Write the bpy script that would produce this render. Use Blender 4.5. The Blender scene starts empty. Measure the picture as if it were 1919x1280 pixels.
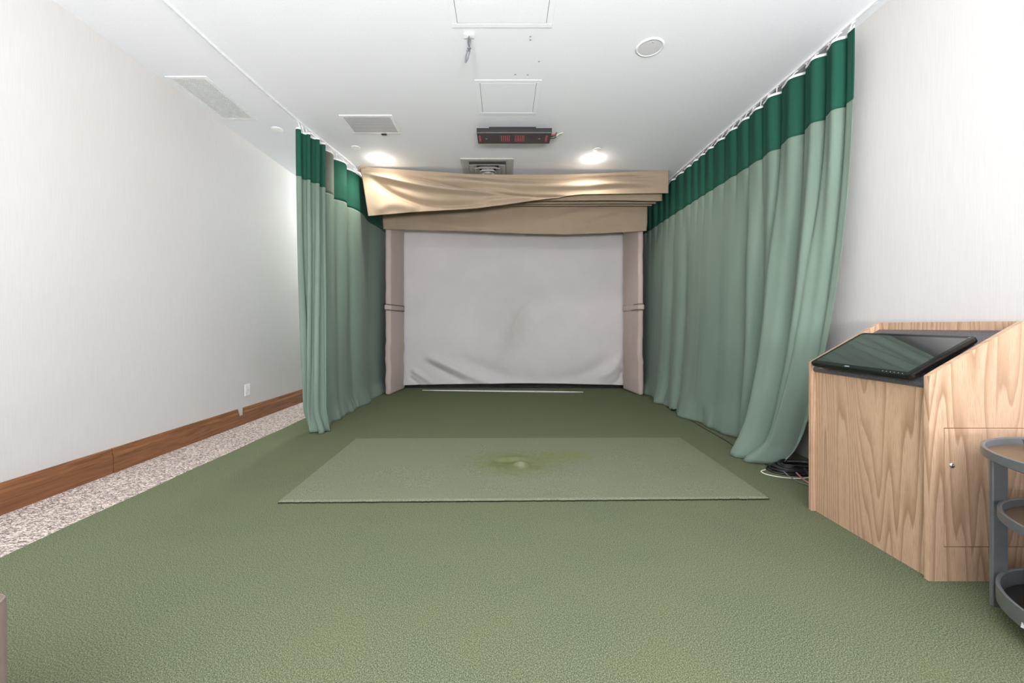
import bpy, bmesh, math, random
from mathutils import Vector, Matrix, noise
random.seed(7)
PI = math.pi
C = bpy.context.scene.collection
SC = bpy.context.scene

# ------------------------------------------------------------------ camera
CH = 0.95                      # lens height
cam_d = bpy.data.cameras.new('camera'); cam = bpy.data.objects.new('camera', cam_d); C.objects.link(cam)
cam.location = (0, 0, CH); cam.rotation_euler = (PI/2, 0, 0)
cam_d.sensor_width = 36; cam_d.lens = 740/1919*36
cam_d.shift_x = (959.5-945)/1919; cam_d.shift_y = -(640-612)/1919
cam_d.clip_start = 0.05
SC.camera = cam
# ------------------------------------------------------------------ light
SC.view_settings.view_transform = 'Standard'; SC.view_settings.look = 'None'
SC.view_settings.gamma = 1; SC.view_settings.use_curve_mapping = False
SC.view_settings.exposure = 0.13
w = bpy.data.worlds.new('world'); SC.world = w; w.use_nodes = True
w.node_tree.nodes['Background'].inputs[0].default_value = (0.85, 0.9, 1, 1)
w.node_tree.nodes['Background'].inputs[1].default_value = 1.0
HC = 2.81                      # ceiling height
YB = -4.0                      # wall behind the camera
def area(name, loc, rot, sx, sy, power, col):
    d = bpy.data.lights.new(name, 'AREA'); d.shape = 'RECTANGLE'; d.size = sx; d.size_y = sy
    d.energy = power; d.color = col
    o = bpy.data.objects.new(name, d); C.objects.link(o); o.location = loc; o.rotation_euler = rot
    return o
WIN_W, WIN_Z0, WIN_Z1 = 4.2, 0.25, 2.55
area('added_window_light', (-0.2, YB-0.25, (WIN_Z0+WIN_Z1)/2), (PI/2, 0, 0), WIN_W, WIN_Z1-WIN_Z0, 25, (1.0, 0.985, 0.99))  # fill area light added just outside the made-up back window
ADDED_PANELS = [(-1.35, -0.55), (0.95, -0.55), (-1.35, -2.4), (0.95, -2.4)]
ADDED_PANEL_POWER = 4
ADDED_SOFT = [(-.6, -2.0, .9), (.6, -2.0, .9)]; ADDED_SOFT_POWER = 285
ADDED_AISLE_POWER = 150  # strength of the lamp added in the aisle to lift the far left wall
DOWN = [(-1.376, 4.37), (0.986, 4.37)]

# ------------------------------------------------------------------ materials
def sc(r, g, b):
    f = lambda c: (c/255/12.92) if c/255 <= .04045 else ((c/255+.055)/1.055)**2.4
    return (f(r), f(g), f(b), 1)
class NT:
    def __init__(s, name):
        s.m = bpy.data.materials.new(name); s.m.use_nodes = True; s.t = s.m.node_tree
        s.b = s.t.nodes['Principled BSDF']; s.tc = None
    def n(s, typ, **kw):
        x = s.t.nodes.new(typ)
        for k, v in kw.items(): setattr(x, k, v)
        return x
    def l(s, a, b): s.t.links.new(a, b)
    def co(s, scale=(1, 1, 1), rot=(0, 0, 0), kind='Object'):
        if s.tc is None: s.tc = s.n('ShaderNodeTexCoord')
        mp = s.n('ShaderNodeMapping'); s.l(s.tc.outputs[kind], mp.inputs[0])
        mp.inputs['Scale'].default_value = scale; mp.inputs['Rotation'].default_value = rot
        return mp.outputs[0]
    def noise(s, vec, scale, detail=2, rough=.5, dist=0):
        x = s.n('ShaderNodeTexNoise'); s.l(vec, x.inputs['Vector'])
        x.inputs['Scale'].default_value = scale; x.inputs['Detail'].default_value = detail
        x.inputs['Roughness'].default_value = rough; x.inputs['Distortion'].default_value = dist
        return x.outputs['Fac']
    def ramp(s, fac, stops):
        x = s.n('ShaderNodeValToRGB'); s.l(fac, x.inputs[0]); e = x.color_ramp.elements
        while len(e) < len(stops): e.new(.5)
        for i, (p, c) in enumerate(stops): e[i].position = p; e[i].color = c
        return x.outputs[0]
    def mix(s, fac, a, b, mode='MIX'):
        x = s.n('ShaderNodeMix', data_type='RGBA', blend_type=mode)
        for v, i in ((fac, 0), (a, 6), (b, 7)):
            if hasattr(v, 'is_linked'): s.l(v, x.inputs[i])
            else: x.inputs[i].default_value = v
        return x.outputs[2]
    def math(s, op, a, b=0.0):
        x = s.n('ShaderNodeMath', operation=op)
        for v, i in ((a, 0), (b, 1)):
            if hasattr(v, 'is_linked'): s.l(v, x.inputs[i])
            else: x.inputs[i].default_value = v
        return x.outputs[0]
    def bump(s, h, strength, dist=.01):
        x = s.n('ShaderNodeBump'); x.inputs['Strength'].default_value = strength; x.inputs['Distance'].default_value = dist
        s.l(h, x.inputs['Height']); s.l(x.outputs[0], s.b.inputs['Normal'])
    def base(s, c):
        if hasattr(c, 'is_linked'): s.l(c, s.b.inputs['Base Color'])
        else: s.b.inputs['Base Color'].default_value = c
    def set(s, rough=.5, metal=0, **kw):
        s.b.inputs['Roughness'].default_value = rough; s.b.inputs['Metallic'].default_value = metal
        for k, v in kw.items(): s.b.inputs[k.replace('_', ' ')].default_value = v
BW = [(0, (0, 0, 0, 1)), (1, (1, 1, 1, 1))]

def plain(name, c, rough=.5, metal=0, var=.06, scale=30, **kw):
    t = NT(name); v = t.noise(t.co(), scale, 3)
    dk = tuple(x*(1-var) for x in c[:3])+(1,); lt = tuple(min(1, x*(1+var)) for x in c[:3])+(1,)
    t.base(t.ramp(v, [(.3, dk), (.7, lt)])); t.set(rough, metal, **kw); t.bump(v, .05, .002)
    return t.m
def m_wall():
    t = NT('wallpaper')
    a = t.noise(t.co((40, 40, .7)), 8, 3); b = t.noise(t.co(), 1.2, 2)
    c = t.ramp(a, [(.35, sc(206, 204, 203)), (.65, sc(211, 210, 209))])
    c = t.mix(t.ramp(b, [(.35, (0, 0, 0, 1)), (.7, (.35, .35, .35, 1))]), c, sc(207, 201, 198))
    t.base(c); t.set(.75, Specular_IOR_Level=.2); t.bump(a, .12, .002); return t.m
def m_ceiling():
    t = NT('ceiling_paint'); a = t.noise(t.co(), 90, 3)
    t.base(t.ramp(a, [(.3, sc(231, 233, 239)), (.7, sc(235, 237, 243))])); t.set(.8, Specular_IOR_Level=.15); t.bump(a, .05, .001); return t.m
def m_turf(name, dark, mid, light, worn=False):
    t = NT(name); co = t.co()
    a = t.noise(co, 290, 3, .75); b = t.noise(co, 3.0, 3); f = t.noise(co, 420, 2)
    c = t.ramp(a, [(.33, dark), (.5, mid), (.68, light)])
    c = t.mix(t.ramp(f, [(.5, (0, 0, 0, 1)), (.75, (.4, .4, .4, 1))]), c, light)
    c = t.mix(t.ramp(b, [(.35, (0, 0, 0, 1)), (.75, (.22, .22, .22, 1))]), c, sc(116, 112, 80) if not worn else sc(112, 112, 90))
    if worn:
        def spot(cx, cy, r0, col, k, c, sy=1.3):
            mp = t.n('ShaderNodeMapping'); t.l(t.tc.outputs['Object'], mp.inputs[0]); mp.inputs['Location'].default_value = (-cx, -cy*sy, 0)
            mp.inputs['Scale'].default_value = (1, sy, 0)
            ln = t.n('ShaderNodeVectorMath', operation='LENGTH'); t.l(mp.outputs[0], ln.inputs[0])
            d = t.math('ADD', ln.outputs['Value'], t.math('MULTIPLY', t.math('SUBTRACT', t.noise(co, 20, 5, .8), .5), r0*2.2))
            return t.mix(t.ramp(d, [(0, (k, k, k, 1)), (r0*.5, (k*.75, k*.75, k*.75, 1)), (r0, (0, 0, 0, 1))]), c, col)
        c = spot(.08, 2.73, .40, sc(104, 110, 72), .75, c)
        c = spot(.45, 2.86, .22, sc(112, 114, 70), .55, c)
        c = spot(.04, 2.68, .15, sc(90, 100, 62), .6, c)
        c = spot(.115, 2.66, .05, sc(142, 144, 122), .7, c, .7)
    t.base(c); t.set(1, Specular_IOR_Level=.0)
    t.bump(a, .28, .003); return t.m
def m_loop_carpet():
    t = NT('loop_carpet'); co = t.co((1, 1, 1), (0, 0, .5)); co2 = t.co((62, 105, 60), (0, 0, .25))
    a = t.noise(co2, 1.0, 2, .6, 1.2)
    c = t.ramp(a, [(.40, sc(112, 98, 94)), (.50, sc(168, 156, 148)), (.58, sc(222, 212, 204))])
    t.base(c); t.set(.95, Specular_IOR_Level=.1); t.bump(a, .8, .006); return t.m
def m_fabric(name, c, var=.08, rough=.9, weave=900, bump=.12, sheen=.2, trans=0):
    t = NT(name); co = t.co()
    a = t.noise(co, weave, 2); b = t.noise(t.co((1, 1, .25)), 6, 3)
    dk = tuple(x*(1-var) for x in c[:3])+(1,); lt = tuple(min(1, x*(1+var)) for x in c[:3])+(1,)
    k = t.ramp(b, [(.35, dk), (.65, lt)])
    k = t.mix(t.ramp(a, [(.4, (0, 0, 0, 1)), (.7, (.25, .25, .25, 1))]), k, dk)
    t.base(k); t.set(rough, Specular_IOR_Level=.2, Sheen_Weight=sheen); t.bump(a, bump, .002)
    return t.m
def m_screen():
    t = NT('screen_fabric'); co = t.co(); b = t.noise(co, 2.2, 4, .6)
    c = t.ramp(b, [(.3, sc(200, 196, 198)), (.7, sc(207, 202, 203))])
    def smudge(cx, cz, sx, sz, rot, k, col, c):
        mp = t.n('ShaderNodeMapping', vector_type='TEXTURE'); t.l(t.tc.outputs['Object'], mp.inputs[0])
        mp.inputs['Location'].default_value = (cx, 0, cz); mp.inputs['Rotation'].default_value = (0, rot, 0)
        mp.inputs['Scale'].default_value = (sx, 1000, sz)
        ln = t.n('ShaderNodeVectorMath', operation='LENGTH'); t.l(mp.outputs[0], ln.inputs[0])
        d = t.math('ADD', ln.outputs['Value'], t.math('MULTIPLY', t.math('SUBTRACT', t.noise(co, 5, 4, .7), .5), .9))
        return t.mix(t.ramp(d, [(0, (k, k, k, 1)), (1, (0, 0, 0, 1))]), c, col)
    c = smudge(.16, 1.0, .75, .95, 0, .35, sc(176, 172, 164), c)
    c = smudge(.12, .80, .22, .55, .45, .38, sc(160, 156, 150), c)
    t.base(c); t.set(.85, Specular_IOR_Level=.2); t.bump(t.noise(co, 500, 2), .05, .001); return t.m
def m_oak():
    t = NT('oak_laminate'); tc = t.co()
    sp = t.n('ShaderNodeSeparateXYZ'); t.l(tc, sp.inputs[0])
    h = t.math('ADD', sp.outputs[0], sp.outputs[1])
    def vec(a, b, off=0):
        cb = t.n('ShaderNodeCombineXYZ'); t.l(t.math('MULTIPLY', h, a), cb.inputs[0]); t.l(t.math('MULTIPLY', sp.outputs[2], b), cb.inputs[1]); cb.inputs[2].default_value = off
        return cb.outputs[0]
    n1 = t.noise(vec(6.5, .42), 1.0, 1, .35, .1)
    n2 = t.noise(vec(30, 2, 3), 1.0, 2)
    v = t.math('ADD', t.math('MULTIPLY', n1, 21), t.math('MULTIPLY', n2, .5))
    fr = t.math('FRACT', v)
    c = t.ramp(fr, [(0, sc(196, 166, 140)), (.50, sc(190, 159, 132)), (.78, sc(170, 139, 112)), (.93, sc(156, 124, 97)), (1, sc(188, 159, 133))])
    pore = t.noise(vec(420, 14, 1), 1.0, 2, .6)
    c = t.mix(t.ramp(pore, [(.50, (0, 0, 0, 1)), (.68, (.6, .6, .6, 1))]), c, sc(146, 115, 90))
    big = t.noise(vec(3, .5, 8), 1.0, 2)
    c = t.mix(t.ramp(big, [(.4, (0, 0, 0, 1)), (.7, (.3, .3, .3, 1))]), c, sc(188, 158, 134))
    t.base(c); t.set(.42, Specular_IOR_Level=.35); t.bump(pore, .05, .001); return t.m
def m_baseboard():
    t = NT('stained_walnut'); co = t.co((14, .8, 14)); a = t.noise(co, 4, 5, .65, .8); b = t.noise(t.co((1, .5, 1)), 1.3, 2)
    c = t.ramp(a, [(.3, sc(96, 62, 40)), (.5, sc(134, 90, 58)), (.72, sc(160, 112, 76))])
    c = t.mix(t.ramp(b, [(.35, (0, 0, 0, 1)), (.7, (.45, .45, .45, 1))]), c, sc(120, 74, 50))
    t.base(c); t.set(.38); t.bump(a, .1, .002); return t.m
def m_speckle(name, dark, light, rough):
    t = NT(name); a = t.noise(t.co(), 350, 3, .7)
    t.base(t.ramp(a, [(.45, dark), (.72, light)])); t.set(rough); return t.m
def m_emit(name, c, st):
    t = NT(name); t.base((.02, .02, .02, 1)); t.set(.4)
    t.b.inputs['Emission Color'].default_value = c; t.b.inputs['Emission Strength'].default_value = st; return t.m
def m_perf():   # perforated white steel, holes dark
    t = NT('perforated_steel'); v = t.n('ShaderNodeTexVoronoi'); v.inputs['Scale'].default_value = 85; v.inputs['Randomness'].default_value = 0
    t.l(t.co((1, 1, .001)), v.inputs['Vector'])
    t.base(t.ramp(v.outputs['Distance'], [(.28, sc(120, 120, 124)), (.40, sc(222, 222, 226))])); t.set(.8, Specular_IOR_Level=.1); t.set(.5); return t.m

def F2(*a): return m_fabric(*a, sheen=.06)
M = dict(
    wall=m_wall(), ceil=m_ceiling(),
    turf=m_turf('turf', sc(40, 50, 34), sc(84, 94, 72), sc(150, 158, 130)),
    mat=m_turf('mat_turf', sc(74, 81, 64), sc(109, 116, 97), sc(150, 157, 134), True),
    loop=m_loop_carpet(),
    green=F2('curtain_green', sc(113, 131, 119), .05),
    band=m_fabric('band_green', sc(30, 78, 64), .08, .85, 1200, .15, 0),
    lining=m_fabric('band_lining', sc(96, 101, 92), .06),
    tape=plain('white_tape', sc(232, 234, 236), .6),
    white=plain('white_enamel', sc(232, 233, 236), .4), whitep=plain('white_plastic', sc(244, 244, 246), .35),
    taupe=m_fabric('taupe_canvas', sc(158, 141, 121), .03, .8, 700, .1, .15),
    pad=m_fabric('pad_vinyl', sc(184, 169, 161), .03, .6, 300, .08, .1),
    matedge=m_fabric('mat_backing', sc(40, 50, 34), .3, .95, 300, .5, 0), spk=plain('speaker_mesh', sc(206, 207, 211), .8, scale=260), screen=m_screen(), oak=m_oak(), base=m_baseboard(),
    top=m_speckle('dark_laminate', sc(66, 66, 70), sc(120, 120, 126), .3),
    black=plain('black_plastic', sc(24, 24, 26), .35), blackm=plain('black_metal', sc(36, 34, 36), .5),
    rubber=plain('cable_black', sc(26, 26, 30), .35),
    glassb=plain('display_glass', sc(26, 28, 28), .04, var=.01, IOR=1.9, Coat_Weight=1.0, Coat_Roughness=.02, Coat_IOR=1.6),
    bezel=plain('bezel_black', sc(12, 12, 13), .12, var=.01),
    gunmetal=plain('gunmetal', sc(112, 116, 120), .4, .35), trayin=m_speckle('bronze_tray', sc(96, 78, 58), sc(118, 98, 76), .4),
    chrome=plain('chrome', sc(210, 210, 212), .15, 1), grey=plain('grille_grey', sc(125, 128, 136), .5),
    diff=plain('painted_steel', sc(186, 185, 182), .5), throat=plain('duct_grey', sc(92, 92, 92), .7), dark=plain('dark_void', sc(30, 29, 30), .8),
    darkhem=m_fabric('black_skirt', sc(48, 44, 46), .3, .8, 200, .3, 0),
    cord=plain('grey_cord', sc(104, 106, 112), .5), red=plain('red_wire', sc(170, 40, 50), .5),
    led=m_emit('red_led', (.85, .07, .10, 1), .38), ledbody=plain('tinted_window', sc(30, 16, 20), .25),
    bulb=m_emit('bulb', (1, .93, .82, 1), 14), panel=m_emit('added_panel_glow', (1, .98, .95, 1), 1.5),  # panel: glow of the added softboxes and ceiling panels
    paper=plain('magazine_paper', sc(205, 208, 214), .5), tan=m_fabric('taupe_upholstery', sc(134, 116, 110), .06, .7, 250, .2, .1),
    tile=plain('smoked_glass', sc(150, 150, 156), .12, Transmission_Weight=.6), hole=plain('plug_grey', sc(150, 150, 152), .7),
    white_cable=plain('white_cable', sc(222, 222, 205), .4), pinkish=plain('pink_cable', sc(170, 110, 108), .5),
)
def m_glass():
    t = NT('added_window_glass'); t.base((1, 1, 1, 1)); t.set(.02, Transmission_Weight=1.0, IOR=1.01); return t.m
M['glass'] = m_glass()

# ------------------------------------------------------------------ helpers
def link(name, bm, mat, parent=None, smooth=None, mats=None):
    me = bpy.data.meshes.new(name); bmesh.ops.recalc_face_normals(bm, faces=bm.faces) if smooth != 'keep' else None
    bm.to_mesh(me); bm.free()
    for m_ in (mats or [mat]): me.materials.append(M[m_] if isinstance(m_, str) else m_)
    o = bpy.data.objects.new(name, me); C.objects.link(o)
    if parent: o.parent = parent
    if smooth:
        for p in me.polygons: p.use_smooth = True
        if smooth != 'keep' and smooth is not True:
            me.set_sharp_from_angle(angle=math.radians(smooth))
    return o
def tag(o, label, cat, group=None, kind=None):
    o['label'] = label; o['category'] = cat
    if group: o['group'] = group
    if kind: o['kind'] = kind
    return o
def thing(name, label, cat, loc=(0, 0, 0), rot=(0, 0, 0), group=None):
    o = bpy.data.objects.new(name, None); C.objects.link(o); o.location = loc; o.rotation_euler = rot
    o.empty_display_size = .05
    return tag(o, label, cat, group)
def struct(name, bm, mat, parent=None, smooth=None):
    o = link(name, bm, mat, parent, smooth)
    if not parent: o['kind'] = 'structure'
    return o
def box(bm, x0, x1, y0, y1, z0, z1, bev=0, seg=2):
    r = bmesh.ops.create_cube(bm, size=1)
    bmesh.ops.scale(bm, vec=(x1-x0, y1-y0, z1-z0), verts=r['verts'])
    bmesh.ops.translate(bm, vec=((x0+x1)/2, (y0+y1)/2, (z0+z1)/2), verts=r['verts'])
    if bev:
        es = list({e for v in r['verts'] for e in v.link_edges})
        bmesh.ops.bevel(bm, geom=es, offset=bev, segments=seg, affect='EDGES', profile=.5)
    return bm
def B(*a, **k): return box(bmesh.new(), *a, **k)
def prism(bm, pts, axis, a0, a1):
    """extrude a polygon; pts in the plane of the two other axes"""
    def mk(p, a):
        if axis == 'x': return (a, p[0], p[1])
        if axis == 'y': return (p[0], a, p[1])
        return (p[0], p[1], a)
    v0 = [bm.verts.new(mk(p, a0)) for p in pts]; v1 = [bm.verts.new(mk(p, a1)) for p in pts]
    n = len(pts); bm.faces.new(v0); bm.faces.new(v1[::-1])
    for i in range(n): bm.faces.new((v0[i], v0[(i+1) % n], v1[(i+1) % n], v1[i]))
    return bm
def catmull(pts, n):
    out = []; P = [Vector(p) for p in pts]; P = [P[0]*2-P[1]]+P+[P[-1]*2-P[-2]]
    for i in range(1, len(P)-2):
        for k in range(n):
            t = k/n; a, b, c, d = P[i-1:i+3]
            out.append(.5*((2*b)+(c-a)*t+(2*a-5*b+4*c-d)*t*t+(3*b-a-3*c+d)*t**3))
    out.append(P[-2]); return out
def tube(bm, pts, r, seg=8, closed=False):
    P = [Vector(p) for p in pts]; rings = []; n = len(P); up = Vector((0, 0, 1)); prev = None
    for i in range(n):
        d = (P[(i+1) % n]-P[i-1]) if closed else (P[min(i+1, n-1)]-P[max(i-1, 0)])
        d.normalize()
        if prev is None:
            a = d.cross(up) if abs(d.dot(up)) < .95 else d.cross(Vector((1, 0, 0)))
        else: a = prev-d*prev.dot(d)
        a.normalize(); prev = a; b = d.cross(a)
        rings.append([bm.verts.new(P[i]+a*r*math.cos(2*PI*k/seg)+b*r*math.sin(2*PI*k/seg)) for k in range(seg)])
    for i in range(n if closed else n-1):
        A, Bq = rings[i], rings[(i+1) % n]
        for k in range(seg): bm.faces.new((A[k], A[(k+1) % seg], Bq[(k+1) % seg], Bq[k]))
    if not closed: bm.faces.new(rings[0][::-1]); bm.faces.new(rings[-1])
    return bm
def lathe(bm, prof, cx=0, cy=0, cz=0, seg=48):
    rings = []
    for r, z in prof:
        if r < 1e-6: rings.append([bm.verts.new((cx, cy, cz+z))])
        else: rings.append([bm.verts.new((cx+r*math.cos(2*PI*k/seg), cy+r*math.sin(2*PI*k/seg), cz+z)) for k in range(seg)])
    for A, Bq in zip(rings, rings[1:]):
        for k in range(seg):
            if len(A) == 1 and len(Bq) == 1: break
            if len(A) == 1: bm.faces.new((A[0], Bq[(k+1) % seg], Bq[k]))
            elif len(Bq) == 1: bm.faces.new((A[k], A[(k+1) % seg], Bq[0]))
            else: bm.faces.new((A[k], A[(k+1) % seg], Bq[(k+1) % seg], Bq[k]))
    return bm
def sst(a, b, x):
    t = max(0, min(1, (x-a)/(b-a))); return t*t*(3-2*t)
def pw(x, pts):
    """smooth-ish piecewise interpolation of y over sorted x"""
    if x <= pts[0][0]: return pts[0][1]
    for (a, p), (b, q) in zip(pts, pts[1:]):
        if x <= b: return p+(q-p)*(x-a)/(b-a)
    return pts[-1][1]
def pws(x, pts):
    n = 6; d = (pts[-1][0]-pts[0][0])/len(pts)*.18
    return sum(pw(x+d*(k-n/2)/n*2, pts) for k in range(n+1))/(n+1)

# ------------------------------------------------------------------ room shell
XL, XR, YF = -2.575, 2.19, 6.45
struct('floor', B(XL-.1, XR+.1, YB-.1, YF+.1, -.11, -.010), 'loop')
struct('ceiling', B(XL-.1, XR+.1, YB-.1, YF+.1, HC, HC+.1), 'ceil')
struct('wall_left', B(XL-.1, XL, YB-.1, YF+.1, -.11, HC), 'wall')
struct('wall_right', B(XR, XR+.1, YB-.1, YF+.1, -.11, HC), 'wall')
struct('wall_front', B(XL, XR, YF, YF+.1, -.11, HC), 'wall')
bm = bmesh.new(); wx0, wx1 = -.2-WIN_W/2, -.2+WIN_W/2
box(bm, XL, XR, YB-.1, YB, -.11, WIN_Z0); box(bm, XL, XR, YB-.1, YB, WIN_Z1, HC)
box(bm, XL, wx0, YB-.1, YB, WIN_Z0, WIN_Z1); box(bm, wx1, XR, YB-.1, YB, WIN_Z0, WIN_Z1)
struct('wall_back', bm, 'wall')
bm = bmesh.new()
for k in range(4):
    x = wx0+(wx1-wx0-.05)*k/3; box(bm, x, x+.05, YB-.08, YB-.02, WIN_Z0, WIN_Z1)
box(bm, wx0, wx1, YB-.08, YB-.02, WIN_Z0, WIN_Z0+.05); box(bm, wx0, wx1, YB-.08, YB-.02, WIN_Z1-.05, WIN_Z1)
wf = struct('added_window_1', bm, 'white')  # window added in the unseen back wall to brighten the room
struct('added_window_glass', B(wx0+.05, wx1-.05, YB-.056, YB-.05, WIN_Z0+.05, WIN_Z1-.05), 'glass', wf)

# baseboard with its butt joint and the cut-out
def bprof(top=.152):
    if top < .1: return [(XL, -.01), (XL+.018, -.01), (XL+.018, top), (XL, top)]
    return [(XL, -.01), (XL+.018, -.01), (XL+.018, .098), (XL+.0155, .108), (XL+.011, .118), (XL+.010, .140), (XL+.006, .152), (XL, .152)]
bm = bmesh.new()
prism(bm, bprof(), 'y', YB, 2.580)
prism(bm, bprof(), 'y', 2.586, 3.800)
prism(bm, bprof(.082), 'y', 3.800, 3.886)
prism(bm, [(3.800, .082), (3.828, .082), (3.800, .152)], 'x', XL, XL+.011)
prism(bm, bprof(), 'y', 3.886, YF)
struct('baseboard_left', bm, 'base')

# turf carpet, edge a touch wavy along the wall side
bm = bmesh.new()
n = 120; L = []
for i in range(n+1):
    y = YB+.02+(YF-.3-YB)*i/n
    L.append((-2.072+.006*math.sin(y*2.1)+.003*math.sin(y*9), y))
prism(bm, L+[(XR-.003, YF-.28), (XR-.003, YB+.02)], 'z', -.0098, 0)
o = link('turf_carpet', bm, 'turf')
tag(o, 'green artificial turf carpet covering most of the floor', 'carpet')

# ------------------------------------------------------------------ hitting mat
def mat_quad(u, v):
    a = Vector((-1.213, 2.117)); b = Vector((1.45, 2.163)); c = Vector((1.488, 3.33)); d = Vector((-1.245, 3.30))
    return (a*(1-u)+b*u)*(1-v)+(d*(1-u)+c*u)*v
bm = bmesh.new(); NU, NV = 300, 150; g = []
for j in range(NV+1):
    row = []
    for i in range(NU+1):
        p = mat_quad(i/NU, j/NV); x, y = p
        e = min(i/NU*2.66, (1-i/NU)*2.66, j/NV*1.18, (1-j/NV)*1.18)
        z = .008+.009*sst(0, .006, e)
        z += .004*(noise.noise(Vector((x*3, y*3, 0))))*sst(0, .15, e)
        jit = .004*noise.noise(Vector((x*60, y*60, 3))) if e < .01 else 0
        G = lambda cx, cy, s, sx=1.5: math.exp(-(((x-cx)/(s*sx))**2+((y-cy)/s)**2))
        z += .022*G(.112, 2.67, .055, 1.0)+.014*G(.08, 2.80, .045, 2.0)-.009*G(.03, 2.74, .03, 3)-.007*G(.20, 2.66, .05, 1)-.003*G(.1, 2.72, .13)
        z = max(z, .003)
        row.append(bm.verts.new((x, y+jit, z)))
    g.append(row)
for j in range(NV):
    for i in range(NU): bm.faces.new((g[j][i], g[j][i+1], g[j+1][i+1], g[j+1][i]))
ring = [g[0][i] for i in range(NU+1)]+[g[j][NU] for j in range(1, NV+1)]+[g[NV][i] for i in range(NU-1, -1, -1)]+[g[j][0] for j in range(NV-1, 0, -1)]
bot = [bm.verts.new((v.co.x, v.co.y, .0005)) for v in ring]
for k in range(len(ring)): bm.faces.new((ring[k], bot[k], bot[(k+1) % len(ring)], ring[(k+1) % len(ring)])).material_index = 1
o = link('hitting_mat', bm, 'mat', smooth=40, mats=['mat', 'matedge'])
tag(o, 'paler green rectangular hitting mat with a worn lump lying on the turf', 'mat')

# ------------------------------------------------------------------ curtains
def curtain(root, top, bot, wave, ztop, zbot, ns, nz, sgn, band=.43, linr=None, wexp=2.2, zb=None):
    """top(s), bot(s) -> (x,y); wave(s,t) -> offset along +x*sgn (towards the room)"""
    def P(s, t):
        a = Vector(top(s)); b = Vector(bot(s)); w = max(0, t)**wexp
        p = a*(1-w)+b*w
        d = (Vector(top(min(1, s+.01)))-Vector(top(max(0, s-.01)))); d.normalize()
        nrm = Vector((d.y, -d.x))
        if nrm.x*sgn < 0: nrm = -nrm
        o, along = wave(s, t)
        p = p+nrm*o+d*along
        zbt = zb(s) if zb else zbot
        return Vector((p.x, p.y, ztop+(zbt-ztop)*t))
    tb = band/(ztop-zbot)
    def grid(t0, t1, n, mi=None):
        bm = bmesh.new(); g = []
        for j in range(n+1):
            t = t0+(t1-t0)*j/n
            g.append([bm.verts.new(P(i/ns, t)) for i in range(ns+1)])
        for j in range(n):
            for i in range(ns):
                f = bm.faces.new((g[j][i], g[j][i+1], g[j+1][i+1], g[j+1][i]))
                if mi and mi[0] <= i/ns < mi[1]: f.material_index = 1
        return bm
    body = link('cloth_panel', grid(tb*.985, 1, nz), 'green', root, 'keep')
    hd = link('header_band', grid(.003, tb, 14, linr), 'band', root, 'keep', mats=['band', 'lining'])
    tp = link('heading_tape', grid(-.003, .0035, 2), 'tape', root, 'keep')
    for o_, th in ((body, .003), (hd, .004), (tp, .005)):
        md = o_.modifiers.new('thick', 'SOLIDIFY'); md.thickness = th; md.offset = 0
    hd['label'] = 'darker green mesh top band'; tp['label'] = 'white heading tape'
    return P
# right curtain: s = 0 at the far end, 1 at the near end
def rx_top(s):
    y = 6.05+(2.345-6.05)*s
    return (2.085+.02*math.sin(y*.9), y)
RB = [(0, (2.035, 6.0)), (.14, (2.025, 5.45)), (.24, (1.985, 5.1)), (.42, (1.93, 4.42)), (.58, (1.96, 3.85)), (.70, (2.01, 3.42)), (.78, (1.97, 3.12)), (.86, (1.81, 2.88)), (.93, (1.87, 2.76)), (1, (2.00, 2.66))]
def rx_bot(s):
    return (pws(s, [(a, p[0]) for a, p in RB]), pws(s, [(a, p[1]) for a, p in RB]))
# fold phase accumulates at a wavelength that varies along the rail
def r_phase(s):
    y = 6.05+(2.345-6.05)*s
    return 2*PI*(y/.178)+1.2*math.sin(y*3.1)+.8*math.sin(y*7.3+1)
def r_wave(s, t):
    y = 6.05+(2.345-6.05)*s
    near = 1-sst(2.9, 3.3, y)
    mid = sst(.12, .55, t)
    ph = r_phase(s)
    amp = (.032*near+.015*(1-near))
    hi = amp*math.sin(ph)+amp*.35*math.sin(2*ph+.6)
    keep = 1-mid*(.60+.34*(1-near))
    keep = min(keep, 1-(1-near)*.96*sst(.03, .28, t))
    lo = 0
    for c, wd, a in ((2.40, .05, .010), (2.60, .075, .06), (2.80, .06, -.03), (2.99, .085, .062), (3.19, .05, -.04), (3.30, .055, .045), (3.42, .06, -.05), (3.62, .13, .015), (4.0, .2, .022), (4.28, .13, .018), (4.48, .05, -.035), (4.62, .09, .02), (4.83, .045, -.03), (5.0, .12, .03)):
        yy = y-.05*math.sin(t*2+c)*t
        lo += a*math.exp(-((yy-c)/wd)**2)
    lo += .006*noise.noise(Vector((y*5, t*2, 4)))
    fl = sst(.86, 1, t)
    low = mid*lo*(1+.5*sst(.7, 1, t))
    flare = .03*fl*fl*(1+.9*math.sin(y*9+1)+.6*math.sin(y*17))
    fl += 0
    flare += .10*sst(.93, 1, t)**2*(1-sst(2.75, 3.0, y))*(1-.5*sst(.93, 1, s))
    crum = .015*sst(.93, 1, t)*noise.noise(Vector((y*14, t*12, 1)))
    ends = 1-sst(.985, 1, s)*.6
    saw = .012*math.cos(ph)*(1-.6*mid)
    return ((hi*keep)*ends+low+flare+crum+.012, saw)
rt = thing('curtain', 'long green drape with dark green top band hanging along the right wall', 'curtain', (0, 0, 0), group='green curtains on ceiling tracks')
P_r = curtain(rt, rx_top, rx_bot, r_wave, HC-.075, .004, 700, 90, -1, .43)
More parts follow.
